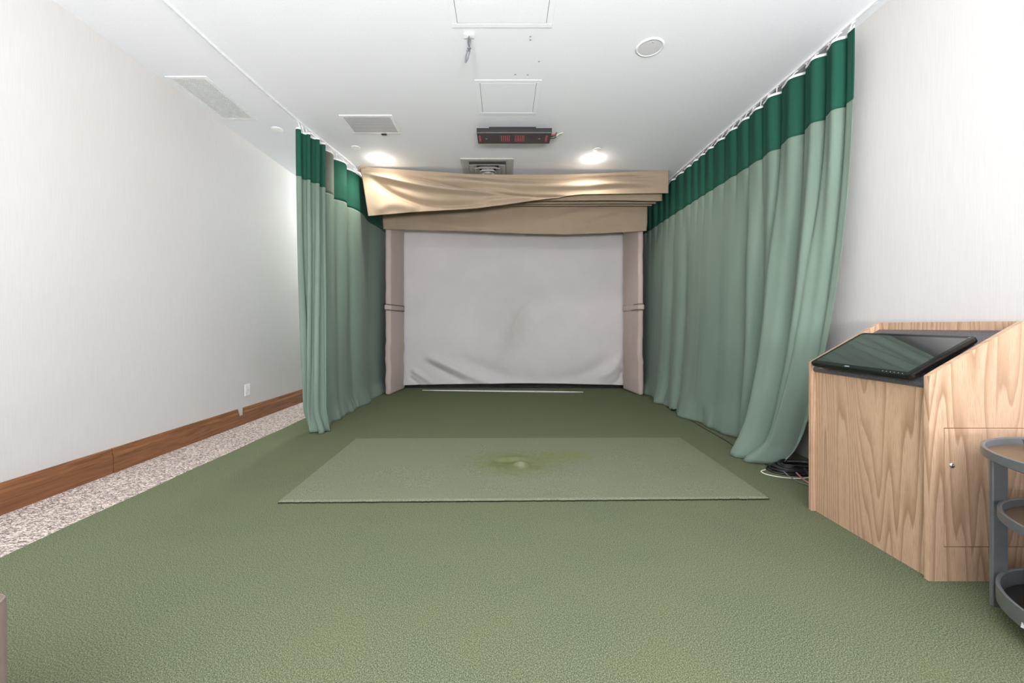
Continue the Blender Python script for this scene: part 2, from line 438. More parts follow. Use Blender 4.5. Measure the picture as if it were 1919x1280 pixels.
# left curtain: s = 0 near end, 1 far end
LT = [(0, (-1.86, 3.53)), (.35, (-1.835, 3.92)), (.70, (-1.745, 4.54)), (.84, (-1.74, 5.2)), (1, (-1.73, 6.36))]
LB = [(0, (-1.80, 3.66)), (.10, (-1.775, 3.58)), (.2, (-1.71, 3.50)), (.3, (-1.665, 3.56)), (.36, (-1.72, 3.85)), (.5, (-1.73, 4.15)), (.72, (-1.72, 4.75)), (.84, (-1.74, 5.2)), (.89, (-1.755, 5.5)), (1, (-1.755, 6.36))]
lt_top = lambda s: (pws(s, [(a, p[0]) for a, p in LT]), pws(s, [(a, p[1]) for a, p in LT]))
lt_bot = lambda s: (pws(s, [(a, p[0]) for a, p in LB]), pws(s, [(a, p[1]) for a, p in LB]))
def l_wave(s, t):
    a = 0; al = 0
    nr = 1-sst(.30, .36, s)
    # gathered bunch at the near end
    a += nr*(.030*math.sin(s*2*PI*11+.4)+.07*sst(.0, .22, s)*(1-t*.35)-.010)
    al += nr*.03*math.cos(s*2*PI*11)
    fr = 1-nr
    for c, wd, am in ((.36, .02, -.02), (.43, .045, .045), (.50, .02, -.025), (.57, .045, .045), (.65, .02, -.03), (.73, .05, .035), (.82, .03, -.02), (.88, .04, .02), (.96, .03, -.01)):
        a += fr*am*math.exp(-((s-c)/wd)**2)*(1-.55*sst(.3, 1, t))
    a += .02*noise.noise(Vector((s*9, t*1.6, 2)))*sst(.1, .6, t)
    fl = sst(.9, 1, t)
    a += fl*fl*(.02+.03*abs(math.sin(s*23)))+.02*sst(.93, 1, t)*noise.noise(Vector((s*40, t*14, 8)))
    return (a, al)
ltc = thing('curtain', 'gathered green drape with dark green top band hanging at the left of the screen', 'curtain', (0, 0, 0), group='green curtains on ceiling tracks')
P_l = curtain(ltc, lt_top, lt_bot, l_wave, HC-.075, .004, 420, 90, 1, .43, (.335, .50), 1.6)
# tracks and hooks
def track(pts, label):
    bm = bmesh.new(); cv = catmull(pts, 12)
    for side in (-1, 1):
        ring = []
        for i, p in enumerate(cv):
            d = (cv[min(i+1, len(cv)-1)]-cv[max(i-1, 0)]).normalized(); nr = Vector((d.y, -d.x, 0))
            ring.append([bm.verts.new(p+nr*x+Vector((0, 0, z))) for x, z in ((side*.004, -.018), (side*.012, -.018), (side*.012, 0), (side*.004, 0))])
        for A, Bq in zip(ring, ring[1:]):
            for k in range(4): bm.faces.new((A[k], A[(k+1) % 4], Bq[(k+1) % 4], Bq[k]))
        bm.faces.new(ring[0]); bm.faces.new(ring[-1][::-1])
    ring = []
    for i, p in enumerate(cv):
        d = (cv[min(i+1, len(cv)-1)]-cv[max(i-1, 0)]).normalized(); nr = Vector((d.y, -d.x, 0))
        ring.append([bm.verts.new(p+nr*x+Vector((0, 0, z))) for x, z in ((-.004, -.005), (.004, -.005), (.004, 0), (-.004, 0))])
    for A, Bq in zip(ring, ring[1:]):
        for k in range(4): bm.faces.new((A[k], A[(k+1) % 4], Bq[(k+1) % 4], Bq[k]))
    o = link('curtain_track', bm, 'white'); tag(o, label, 'curtain track', 'white ceiling curtain tracks')
zt = HC-.0005
track([(2.115, YB+.3, zt), (2.115, 0, zt), (2.115, 2.3, zt), (2.10, 3.5, zt), (2.09, 4.9, zt), (2.08, 6.05, zt)], 'white ceiling track carrying the long curtain on the right wall')
track([(-1.97, YB+.3, zt), (-1.96, 0, zt), (-1.935, 2.18, zt), (-1.86, 3.53, zt), (-1.74, 4.54, zt), (-1.735, 5.4, zt), (-1.73, 6.36, zt)], 'white ceiling track above the left wall aisle carrying the short left curtain')
def hooks(root, P, trk, ss):
    for s in ss:
        a = P(s, 0); tx, ty = trk(s)
        bm = bmesh.new()
        tube(bm, catmull([(a.x, a.y, a.z-.01), (a.x*.5+tx*.5, a.y*.5+ty*.5, a.z+.028), (tx, ty, HC-.014)], 4), .0035, 6)
        box(bm, tx-.005, tx+.005, ty-.009, ty+.009, HC-.022, HC-.012)
        link('hook', bm, 'whitep', root)
def rtrk(s):
    x, y = rx_top(s); return (2.112 if y < 3 else 2.10, y)
hooks(rt, P_r, rtrk, [(i+.5)/40 for i in range(40)])
hooks(ltc, P_l, lt_top, [(i+.3)/16 for i in range(16)])

# ------------------------------------------------------------------ ridge helper (folds in hanging cloth)
RC = {}
def ridge(x, z, pts, wd, amp):
    key = tuple(pts)
    if key not in RC:
        cv = [(p.x, p.y) for p in catmull([(a, b, 0) for a, b in pts], 5)]; L = [0]
        for a, b in zip(cv, cv[1:]): L.append(L[-1]+math.hypot(b[0]-a[0], b[1]-a[1]))
        RC[key] = (cv, L, min(p[0] for p in cv), max(p[0] for p in cv), min(p[1] for p in cv), max(p[1] for p in cv))
    cv, L, xa, xb, za, zb = RC[key]; m = wd*2.6
    if x < xa-m or x > xb+m or z < za-m or z > zb+m: return 0
    best = 9; fr = 0
    for k in range(len(cv)-1):
        ax, az = cv[k]; dx, dz = cv[k+1][0]-ax, cv[k+1][1]-az; t = max(0, min(1, ((x-ax)*dx+(z-az)*dz)/(dx*dx+dz*dz+1e-12)))
        d = math.hypot(x-ax-t*dx, z-az-t*dz)
        if d < best: best = d; fr = (L[k]+(L[k+1]-L[k])*t)
    T = L[-1]; e = sst(0, .22*T, fr)*sst(0, .22*T, T-fr)
    return amp*math.exp(-(best/wd)**2)*e
def px(x, y, Y): return ((x-945)*Y/740, CH-(y-612)*Y/740)
def cloth(name, mat, root, nx, nz, fn, thick=.004, smooth=True):
    bm = bmesh.new(); g = []
    for j in range(nz+1): g.append([bm.verts.new(fn(i/nx, j/nz)) for i in range(nx+1)])
    for j in range(nz):
        for i in range(nx): bm.faces.new((g[j][i], g[j][i+1], g[j+1][i+1], g[j+1][i]))
    o = link(name, bm, mat, root, 'keep' if smooth else None)
    if not smooth: pass
    md = o.modifiers.new('thick', 'SOLIDIFY'); md.thickness = thick; md.offset = 0
    return o

# ------------------------------------------------------------------ golf enclosure: impact screen, side pads, baffles
YS = 6.05
def scr(u, v):
    x = -1.57+3.44*u; z = 2.45+(.050+.022*math.sin(u*PI)-2.45)*v
    y = 0
    def c(*pp): return [px(a, b, YS) for a, b in pp]
    y += ridge(x, z, c((790, 662), (840, 685), (905, 715), (960, 726)), .055, -.055)
    y += ridge(x, z, c((790, 675), (830, 697), (880, 722)), .045, .055)
    y += ridge(x, z, c((768, 690), (800, 712), (815, 725)), .04, -.04)
    y += ridge(x, z, c((765, 705), (790, 725)), .03, .04)
    y += ridge(x, z, c((830, 660), (900, 690), (960, 712), (1050, 716), (1120, 690), (1160, 650)), .11, .05)
    y += ridge(x, z, c((1165, 660), (1150, 690), (1120, 712)), .07, -.045)
    y += ridge(x, z, c((1168, 690), (1160, 712), (1140, 725)), .04, .04)
    y += ridge(x, z, c((958, 650), (965, 610), (985, 575), (1005, 560)), .05, .018)
    y += ridge(x, z, c((985, 650), (992, 630), (1010, 590)), .07, -.02)
    y += .05*math.exp(-((x-.2)/.6)**2-((z-1.0)/.6)**2)
    y = y*(1-.5*sst(.9, 1, v))+.03*sst(.75, 1, v)*math.sin(u*PI)
    y += ridge(x, z, [(-1.6, 2.16), (1.9, 2.13)], .02, -.004)
    return (x, YS+y, z)
o = cloth('impact_screen', 'screen', None, 240, 160, scr, .003)
tag(o, 'large white fabric impact screen hanging between two padded taupe posts', 'projection screen')
# black skirt under the screen
bm = bmesh.new()
def skirt(u, v):
    x = -1.55+3.40*u
    return (x, 6.27-.14*v+.03*noise.noise(Vector((x*9, v*4, 0))), .16-.156*v+.004*noise.noise(Vector((x*9, v, 5)))*(1-v))
bm.free(); o = cloth('ball_skirt', 'darkhem', None, 160, 8, skirt, .004)
tag(o, 'crumpled black cloth skirt on the floor beneath the white screen', 'skirt')
# white strip with ticks on the floor
bm = bmesh.new(); pts = []
N = 40
for i in range(N+1):
    u = i/N; x = -1.22+2.36*u+.0; y0 = 5.87-.16*u
    w_ = .004+.060*max(0, math.sin(u*PI))**.5+.05*u*(1-u)
    if u > .62: w_ += .02*math.sin((u-.62)/.38*PI)
    pts.append((x, y0, w_))
poly = [(x, y-w_/2) for x, y, w_ in pts]+[(x, y+w_/2) for x, y, w_ in pts[::-1]]
prism(bm, poly, 'z', .0005, .007)
o = link('floor_strip', bm, 'whitep'); tag(o, 'narrow white measuring strip with black ticks on the turf before the screen', 'floor strip')
for k in range(9):
    x = -1.05+k*.25; i = min(N, int((x+1.22)/2.36*N)); y, w_ = pts[i][1], pts[i][2]
    link('tick_mark', B(x, x+.006, y-w_/2+.003, y+.01, .0068, .0078), 'black', o)

def sidepad(x0, x1, y0, y1, shear, label):
    t = thing('padded_post', label, 'padded post', ((x0+x1)/2, y0, 0), group='padded posts beside the screen')
    def pad(za, zb, nm):
        bm = bmesh.new(); nz = 26
        box(bm, x0, x1, y0, y1, za, zb, .028, 4)
        bmesh.ops.subdivide_edges(bm, edges=[e for e in bm.edges if abs(e.verts[0].co.z-e.verts[1].co.z) > .3], cuts=40)
        for v in bm.verts:
            k = v.co.z
            fr = (v.co.y-y0)/(y1-y0)
            v.co.x += shear*fr
            nzv = .010*noise.noise(Vector((v.co.x*3, fr*2.2, k*7)))*(1.6 if k < .8 else .5)
            v.co.x += nzv; v.co.y += nzv*.5
            v.co.x -= t.location.x; v.co.y -= t.location.y
        return link(nm, bm, 'pad', t, True)
    pad(.004, 1.185, 'cushion'); pad(1.245, 2.62, 'cushion')
    bm = bmesh.new(); box(bm, x0-.008, x1+.008, y0-.010, y1, 1.175, 1.262, .02, 4)
    bmesh.ops.subdivide_edges(bm, edges=[e for e in bm.edges if e.calc_length() > .03], cuts=5)
    for v in bm.verts:
        v.co.x += shear*(v.co.y-y0)/(y1-y0)+.006*noise.noise(v.co*22); v.co.z += .012*noise.noise(v.co*9)
        v.co.x -= t.location.x; v.co.y -= t.location.y
    st = link('fabric_strap', bm, 'pad', t, True)
    bm = bmesh.new()
    for zz in (1.18, 1.255):
        tube(bm, catmull([(x0-.010-t.location.x, y1-t.location.y, zz), (x0-.010-t.location.x, -.014, zz+.004), (x1+.008-t.location.x, -.014, zz-.004), (x1+.010+shear-t.location.x, y1-t.location.y-.03, zz)], 8), .004, 5)
    sm = link('seam', bm, 'dark', st)
    return t
sidepad(-1.650, -1.570, 5.46, 6.02, .045, 'taupe padded post standing at the left edge of the screen')
sidepad(1.845, 1.918, 5.43, 5.98, -.048, 'taupe padded post standing at the right edge of the screen')

# baffles behind the front valance
def baffle(Y, x0, x1, zb, label, nm='valance', zfun=None, wav=.01):
    def f(u, v):
        x = x0+(x1-x0)*u; z1 = zb+(zfun(u) if zfun else 0)
        y = Y+wav*noise.noise(Vector((x*1.6, v*1.5, Y*5)))*2+.006*math.sin(x*5+v*4)
        if v > .93: y += -.006*sst(.93, .96, v)+.006*sst(.97, 1, v)
        return (x, y, HC-.004+(z1-HC+.004)*v)
    o = cloth(nm, 'taupe', None, 90, 30, f, .012)
    tag(o, label, 'valance', 'taupe fabric valances above the screen'); return o
baffle(4.84, -1.63, 1.935, 2.492, 'taupe cloth valance directly behind the drooping front valance')
baffle(5.03, -1.63, 1.925, 2.512, 'taupe cloth valance second behind the drooping front valance, in the stepped row')
baffle(5.15, -1.63, 1.92, 2.524, 'taupe cloth valance third in the stepped row, just before the deep lowest one')
def low(u, v):
    Y = 5.28; x = -1.624+3.536*u
    zb = pws(u, [(0, 2.262), (.25, 2.235), (.5, 2.200), (.7, 2.188), (.85, 2.205), (1, 2.238)])
    z = HC-.004+(zb-HC+.004)*v
    y = Y+ridge(x, z, [px(1000, 420, Y), px(1080, 400, Y), px(1160, 386, Y)], .05, -.020)+ridge(x, z, [px(1090, 425, Y), px(1160, 400, Y)], .04, -.016)
    y += ridge(x, z, [px(790, 420, Y), px(870, 428, Y), px(1000, 432, Y)], .05, -.03)+ridge(x, z, [px(760, 400, Y), px(900, 408, Y)], .05, .015)
    y += .03*sst(.8, 1, v)
    return (x, y, z)
o = cloth('valance', 'taupe', None, 160, 70, low, .010)
tag(o, 'deep taupe cloth valance hanging lowest, touching the top of the screen', 'valance', 'taupe fabric valances above the screen')
# drooping front valance
TOPE = [(675.6, 313.0), (753.8, 318.9), (832, 324.5), (870, 327.5), (960, 329.5), (1040, 329), (1114, 326.5), (1180, 323), (1253, 320)]
BOTE = [(690, 405), (750, 400), (801, 396.3), (894.5, 390.8), (949, 384.2), (1021, 374), (1060, 368), (1090, 364.8), (1160, 363.5), (1252.5, 362)]
def Yf(u): return 4.60+.12*u
def front(u, v):
    Y = Yf(u); xt = 675.6+(1253-675.6)*u; xb = 690+(1252.5-690)*u
    yt = pws(xt, TOPE); yb = pw(xb, BOTE) if xb > 700 else pws(xb, BOTE)
    vv = v
    X = (xt+(xb-xt)*vv-945)*Y/740; z = CH-((yt+(yb-yt)*vv)-612)*Y/740
    z = min(z, HC-.003)
    c = lambda *pp: [px(a, b, Y) for a, b in pp]
    y = 0
    y += ridge(X, z, c((664, 318), (700, 329), (770, 347), (830, 357), (900, 362), (980, 364)), .030, -.085)
    y += ridge(X, z, c((688, 332), (712, 347), (745, 366), (790, 381), (840, 384), (920, 380)), .038, .075)
    y += ridge(X, z, c((700, 400), (735, 384), (790, 393)), .06, -.03)
    y += ridge(X, z, c((740, 327), (800, 338), (860, 353), (920, 362)), .018, .032)
    y += ridge(X, z, c((780, 332), (860, 341), (960, 350), (1060, 351), (1150, 347), (1250, 345)), .045, -.07)
    y += ridge(X, z, c((880, 358.5), (974, 367), (1044, 369), (1070, 368)), .014, .045)
    y += ridge(X, z, c((880, 333.5), (960, 338), (1040, 339), (1110, 334), (1180, 331), (1250, 329)), .016, .025)
    y += ridge(X, z, c((1100, 356), (1170, 352), (1230, 354)), .03, .02)
    y += ridge(X, z, c((900, 378), (960, 374), (1010, 371)), .03, -.03)
    y += ridge(X, z, c((1060, 332), (1120, 329.5), (1200, 327)), .01, -.012)
    y -= .04*(1-abs(2*u-1))*.5
    if v < .10 : y -= .012*(1-v/.10)
    return (X, Y+y, z)
o = cloth('valance', 'taupe', None, 330, 110, front, .005)
tag(o, 'wide taupe front valance, twisted and drooping at its left corner', 'valance', 'taupe fabric valances above the screen')
fv = o
# top rod sleeve of the front valance: small bunched loop at the left end
bm = bmesh.new()
tube(bm, catmull([(-1.70, 4.62, 2.775), (-1.665, 4.585, 2.80), (-1.60, 4.60, 2.806), (-1.53, 4.66, 2.79)], 8), .017, 8)
link('corner_loop', bm, 'taupe', fv, True)

# ------------------------------------------------------------------ ceiling fittings
def sq(bm, r0, z0, r1, z1, rd0=0, rd1=0):
    A = []; n = 12
    def ring(r, z, rd):
        o = []
        for k in range(4*n):
            a = -PI*3/4+2*PI*k/(4*n); cx, cy = math.cos(a), math.sin(a); m_ = max(abs(cx), abs(cy))
            q = (cx/m_*r, cy/m_*r); c = (cx*r*1.05, cy*r*1.05)
            o.append(bm.verts.new((q[0]*(1-rd)+c[0]*rd, q[1]*(1-rd)+c[1]*rd, z)))
        return o
    a, b = ring(r0, z0, rd0), ring(r1, z1, rd1)
    for k in range(4*n): bm.faces.new((a[k], a[(k+1) % (4*n)], b[(k+1) % (4*n)], b[k]))
def downlight(x, y, label):
    t = thing('downlight', label, 'downlight', (x, y, HC), group='recessed downlights')
    bm = bmesh.new(); lathe(bm, [(.036, -.001), (.055, -.006), (.062, -.001)], seg=40); link('trim_ring', bm, 'white', t, True)
    bm = bmesh.new(); lathe(bm, [(0, -.012), (.018, -.011), (.032, -.006), (.036, -.001)], seg=32); link('bulb', bm, 'bulb', t, True)
    d = bpy.data.lights.new('downlight_glow', 'POINT'); d.energy = 2.2; d.color = (1, .93, .84); d.shadow_soft_size = .02
    o = bpy.data.objects.new('downlight_glow', d); C.objects.link(o); o.location = (0, 0, -.042); o.parent = t
    d = bpy.data.lights.new('downlight_beam', 'SPOT'); d.energy = 24; d.color = (1, .92, .80); d.spot_size = math.radians(168); d.spot_blend = .6; d.shadow_soft_size = .03
    o = bpy.data.objects.new('downlight_beam', d); C.objects.link(o); o.location = (0, 0, -.03); o.parent = t
    return t
downlight(*DOWN[0], 'glowing round downlight in the ceiling above the left end of the valance')
downlight(*DOWN[1], 'glowing round downlight in the ceiling above the right part of the valance')
def softbox(x, y, z, label):  # lamp added out of view, bounced off the ceiling for even brightness
    t = thing('added_softbox_lamp', label, 'added studio light', (x, y, 0))
    bm = bmesh.new(); tube(bm, [(0, 0, .02), (0, 0, z-.1)], .015, 10); link('stand', bm, 'black', t, True)
    for k in range(3):
        a = k*2.094+.5; bm = bmesh.new(); tube(bm, [(0, 0, .35), (.35*math.cos(a), .35*math.sin(a), .015)], .01, 8); link('leg', bm, 'black', t, True)
    h = bpy.data.objects.new('head', None); C.objects.link(h); h.parent = t; h.location = (0, 0, z); h.rotation_euler = (math.radians(168), 0, 0)
    bm = bmesh.new(); sq(bm, .10, .30, .45, .02); sq(bm, .45, .02, .45, 0); link('softbox_shell', bm, 'black', h)
    link('softbox_front', B(-.445, .445, -.445, .445, .004, .008), 'panel', h)
    d = bpy.data.lights.new('added_soft_light', 'AREA'); d.shape = 'SQUARE'; d.size = .86; d.energy = ADDED_SOFT_POWER; d.color = (1, .985, .98)
    o = bpy.data.objects.new('added_soft_light', d); C.objects.link(o); o.location = (0, 0, -.004); o.parent = h
def added_ceiling_panel(x, y, label):  # light panel added behind the camera to even out the room
    t = thing('added_ceiling_light', label, 'added ceiling light', (x, y, HC))
    bm = bmesh.new(); s = .3
    for a in ((-s, s, -s, -s+.02), (-s, s, s-.02, s), (-s, -s+.02, -s, s), (s-.02, s, -s, s)): box(bm, *a, -.014, -.0005)
    link('frame', bm, 'white', t); link('diffuser', B(-s+.02, s-.02, -s+.02, s-.02, -.008, -.001), 'panel', t)
    d = bpy.data.lights.new('added_panel_light', 'AREA'); d.shape = 'SQUARE'; d.size = .56; d.energy = ADDED_PANEL_POWER; d.color = (1, .97, .93)
    o = bpy.data.objects.new('added_panel_light', d); C.objects.link(o); o.location = (0, 0, -.016); o.parent = t
for (x, y), lb in zip(ADDED_PANELS, ('front left', 'front right', 'rear left', 'rear right')):
    added_ceiling_panel(x, y, 'square white ceiling light panel added unseen behind the viewer, %s of four' % lb)

softbox(*ADDED_SOFT[0], 'black softbox lamp added unseen behind the viewer, on the left')
softbox(*ADDED_SOFT[1], 'black softbox lamp added unseen behind the viewer, on the right')
al = thing('downlight', 'added unseen downlight in the side aisle behind the left curtain', 'downlight', (-2.15, 6.1, HC))  # hidden lamp added to brighten the wall beyond the curtain
bm = bmesh.new(); lathe(bm, [(.036, -.001), (.055, -.006), (.062, -.001)], seg=40); link('trim_ring', bm, 'white', al, True)
bm = bmesh.new(); lathe(bm, [(0, -.012), (.018, -.011), (.032, -.006), (.036, -.001)], seg=32); link('bulb', bm, 'bulb', al, True)
d = bpy.data.lights.new('downlight_beam', 'POINT'); d.energy = ADDED_AISLE_POWER; d.shadow_soft_size = .05; d.color = (1, .97, .94)
o = bpy.data.objects.new('downlight_beam', d); C.objects.link(o); o.location = (0, 0, -.05); o.parent = al
def grille(x0, x1, y0, y1, label, kind):
    t = thing('ceiling_vent', label, 'ceiling vent', ((x0+x1)/2, (y0+y1)/2, HC)); hx, hy = (x1-x0)/2, (y1-y0)/2; f = .03
    bm = bmesh.new()
    for a in ((-hx, hx, -hy, -hy+f), (-hx, hx, hy-f, hy), (-hx, -hx+f, -hy+f, hy-f), (hx-f, hx, -hy+f, hy-f)): box(bm, *a, -.0075, -.0005, .002, 1)
    link('frame', bm, 'white', t)
    if kind == 'slat':
        link('backing', B(-hx+f, hx-f, -hy+f, hy-f, -.002, -.0006), 'grey', t)
        bm = bmesh.new(); n = 16
        for i in range(n):
            x = -hx+f+(2*hx-2*f)*(i+.5)/n; prism(bm, [(x-.004, -.0075), (x+.004, -.0075), (x+.004, -.003), (x-.004, -.003)], 'y', -hy+f, hy-f)
        m = 22
        for i in range(m):
            y = -hy+f+(2*hy-2*f)*(i+.5)/m; box(bm, -hx+f, hx-f, y-.0015, y+.0015, -.005, -.003)
        link('louvre', bm, 'white', t)
    else:
        link('perforated_plate', B(-hx+f, hx-f, -hy+f, hy-f, -.007, -.0006), m_perf(), t)
    return t
grille(-2.522, -2.212, 2.93, 3.545, 'long narrow white slatted ceiling vent beside the left wall', 'slat')
v2 = grille(-1.455, -.985, 3.467, 3.80, 'squarish white perforated ceiling vent left of the black sensor unit', 'perf')
link('damper_lever', B(.04, .09, .150, .172, -.018, -.010, .002, 1), 'dark', v2)
def access(x0, x1, y0, y1, label):
    t = thing('access_panel', label, 'access panel', ((x0+x1)/2, (y0+y1)/2, HC)); hx, hy = (x1-x0)/2, (y1-y0)/2; f = .035
    bm = bmesh.new()
    for a in ((-hx, hx, -hy, -hy+f), (-hx, hx, hy-f, hy), (-hx, -hx+f, -hy+f, hy-f), (hx-f, hx, -hy+f, hy-f)): box(bm, *a, -.0035, -.0005, .001, 1)
    link('frame', bm, 'ceil', t)
    link('hatch', B(-hx+f+.004, hx-f-.004, -hy+f+.004, hy-f-.004, -.003, -.0006, .001, 1), 'ceil', t)
    link('frame_gap', B(-hx+f, hx-f, -hy+f, hy-f, -.0012, -.0004), 'hole', t)
    return t
access(-.324, .295, 1.83, 2.455, 'larger white ceiling access panel, cut by the top of the picture')
access(-.223, .283, 2.975, 3.462, 'smaller white ceiling access panel in front of the black sensor unit')
# round speaker
sp_ = thing('ceiling_speaker', 'round white ceiling speaker right of the access panels', 'ceiling speaker', (.969, 2.627, HC))
bm = bmesh.new(); lathe(bm, [(.076, -.006), (.080, -.010), (.088, -.006), (.090, -.0005)], seg=56); link('rim', bm, 'white', sp_, True)
bm = bmesh.new(); lathe(bm, [(0, -.0075), (.05, -.0075), (.0765, -.006)], seg=56); link('speaker_grille', bm, 'spk', sp_, True)
bm = bmesh.new(); lathe(bm, [(0, -.011), (.004, -.010), (.005, -.006)], 0, .055, 0, 12); link('screw', bm, 'chrome', sp_, True)
bm = bmesh.new(); lathe(bm, [(0, -.011), (.004, -.010), (.005, -.006)], 0, -.055, 0, 12); link('screw', bm, 'chrome', sp_, True)
# sprinkler covers
for x, y, r, lb in ((-1.54, 4.10, .045, 'small round white sprinkler cover just before the left downlight'), (.975, 4.15, .045, 'small round white sprinkler cover just before the right downlight'), (-2.14, 3.72, .050, 'round white sprinkler cover behind the long slatted vent')):
    bm = bmesh.new(); lathe(bm, [(0, -.010), (r*.8, -.009), (r, -.006), (r, -.0005)], x, y, HC, 36)
    tag(link('sprinkler_cover', bm, 'whitep', smooth=40), lb, 'sprinkler cover', 'sprinkler cover discs')
# screw plugs
for i, (a, b, lb) in enumerate(((965.5, 139.5, 'left plug of the pair before the smaller access panel'), (989, 140, 'right plug of the pair before the smaller access panel'), (1010, 115, 'single dark plug right of the plug pair'), (994, 68, 'nearer plug of the pale pair beside the hanging cord'), (994, 74.5, 'farther plug of the pale pair beside the hanging cord'))):
    Y = 740*(HC-CH)/(612-b); bm = bmesh.new(); lathe(bm, [(0, -.003), (.005, -.003), (.007, -.0004)], (a-945)*Y/740, Y, HC, 14)
    tag(link('screw_plug', bm, 'hole', smooth=40), 'tiny grey ceiling screw hole, '+lb, 'screw hole', 'leftover screw holes in the ceiling')
# hanging cord
hc = thing('hanging_cord', 'bundled grey cable dangling from a white ceiling plate', 'cord', (-.226, 2.52, HC))
link('wall_plate', B(-.032, .032, -.02, .02, -.008, -.0005, .002, 1), 'whitep', hc)
bm = bmesh.new()
tube(bm, catmull([(.003, 0, -.008), (-.006, .0, -.03), (-.003, 0, -.06), (.004, 0, -.075), (.008, 0, -.05), (.012, 0, -.03), (.002, 0, -.018), (-.004, 0, -.04), (.002, 0, -.075), (-.004, 0, -.09),
                  (-.014, 0, -.12), (-.020, 0, -.15), (-.022, 0, -.172), (-.012, 0, -.160), (0, 0, -.13), (.006, 0, -.10), (.004, .004, -.078), (-.008, .006, -.082), (-.002, -.006, -.088), (.012, -.004, -.084), (.0, .006, -.094), (-.014, .0, -.10)], 6), .0045, 7)
link('cable', bm, 'cord', hc, True)
# sensor unit
su = thing('launch_monitor', 'black ceiling-mounted golf sensor bar with red lit windows above the screen', 'sensor unit', (.09, 3.68, HC))
x0, x1 = -.340, .342
link('housing', B(x0, x1, -.107, .107, -.108, -.062, .004, 2), 'blackm', su)
link('mount_bracket', B(-.232, .205, -.003, .09, -.064, -.0005), 'blackm', su)
link('edge_trim', B(x0, x1, -.110, -.104, -.110, -.104), 'gunmetal', su)
win = link('lens_window', B(x0+.008, x1-.008, -.100, .100, -.1095, -.107), 'ledbody', su)
random.seed(3)
def ledgrp(xa, xb, ncol, nrow):
    for i in range(ncol):
        bm = bmesh.new()
        for j in range(nrow):
            x = xa+(xb-xa)*(i+.5)/ncol; y = -.065+.12*(j+.5)/nrow
            box(bm, x-.0035, x+.0035, y-.007, y+.007, -.1112, -.1094)
        link('red_led_column', bm, 'led', su)
ledgrp(-.125, -.035, 5, 5); ledgrp(.005, .100, 6, 5); ledgrp(-.327, -.305, 2, 5); ledgrp(.290, .312, 2, 5)
for x in (-.255, .235):
    bm = bmesh.new(); lathe(bm, [(0, -.114), (.009, -.113), (.012, -.1094)], x, .0, 0, 20); link('camera_lens', bm, 'cord', su, True)
for i, (zz, m_) in enumerate(((-.070, 'red'), (-.080, 'rubber'), (-.092, 'rubber'), (-.085, 'white_cable'))):
    bm = bmesh.new(); tube(bm, catmull([(x1-.004, .03, zz), (x1+.04, .02+.01*i, zz+.01), (x1+.055, .04, zz+.02), (x1+.06+.03*(i == 3), .07, -.03), (x1+.07+.06*(i == 3), .10, -.006)], 6), .005, 7)
    link('cable', bm, m_, su, True)
# square cone diffuser
ad = thing('ceiling_diffuser', 'grey square cone air diffuser in the ceiling behind the front valance', 'air diffuser', (-.192, 4.655, HC))
bm = bmesh.new(); sq(bm, .296, -.0006, .296, -.012); sq(bm, .296, -.012, .268, -.014); sq(bm, .268, -.014, .215, -.006); sq(bm, .215, -.006, .205, -.0006)
link('frame', bm, 'diff', ad, 40)
link('throat', B(-.22, .22, -.22, .22, -.003, -.0007), 'throat', ad)
for r, z, rd in ((.195, -.032, .1), (.140, -.046, .2), (.090, -.056, .45)):
    bm = bmesh.new(); sq(bm, r, z, r*.66, -.006, rd, rd*1.5); sq(bm, r, z, r+.012, z-.004, rd, rd); sq(bm, r+.012, z-.004, r+.012, z-.009, rd, rd); link('cone', bm, 'diff', ad, 40)
bm = bmesh.new(); lathe(bm, [(0, -.062), (.034, -.060), (.046, -.050)], seg=30); link('hub', bm, 'diff', ad, True)
# outlet on the left wall
ot = thing('wall_outlet', 'small white outlet plate low on the left wall', 'outlet', (XL, 3.95, .316))
link('cover_plate', B(.0002, .008, -.038, .038, -.058, .058, .003, 2), 'whitep', ot)
link('insert', B(.0078, .010, -.017, .017, -.034, .034, .001, 1), 'white', ot)
link('screw', B(.0098, .011, -.003, .003, -.003, .003, .001, 1), 'chrome', ot)

# ------------------------------------------------------------------ oak cabinet with sloped top
CX0, CX1 = 1.582, 1.936; CY0, CY1 = 1.471, 2.052; TH = .018
slope = (0.970-.765)/(CX1-CX0)
zt_ = lambda x: .765+slope*(x-CX0) if x < CX1 else .970
CXB = 2.10
cab = thing('control_cabinet', 'light oak cabinet with a sloped dark top and a locked side door', 'cabinet', (CX0, CY0, 0))
def rel(o): o.location = (-CX0, -CY0, 0); return o
DX0, DX1, DZ0, DZ1 = 1.640, 1.985, .131, .570
bm = bmesh.new(); g_ = .0025
prism(bm, [(CX0, 0.001), (DX0-g_, 0.001), (DX0-g_, zt_(DX0)), (CX0, zt_(CX0))], 'y', CY0, CY0+TH)
prism(bm, [(DX0-g_, DZ1+g_), (CXB, DZ1+g_), (CXB, .970), (CX1, .970), (DX0-g_, zt_(DX0))], 'y', CY0, CY0+TH)
prism(bm, [(DX0-g_, .001), (CXB, .001), (CXB, DZ0-g_), (DX0-g_, DZ0-g_)], 'y', CY0, CY0+TH)
prism(bm, [(DX1+g_, DZ0-g_), (CXB, DZ0-g_), (CXB, DZ1+g_), (DX1+g_, DZ1+g_)], 'y', CY0, CY0+TH)
rel(link('side_panel', bm, 'oak', cab))
dr = rel(link('door', B(DX0, DX1, CY0-.0012, CY0+TH-.002, DZ0, DZ1, .0008, 1), 'oak', cab))
bm = bmesh.new(); lathe(bm, [(0, .006), (.006, .0055), (.0095, .003), (.0105, 0)], seg=24)
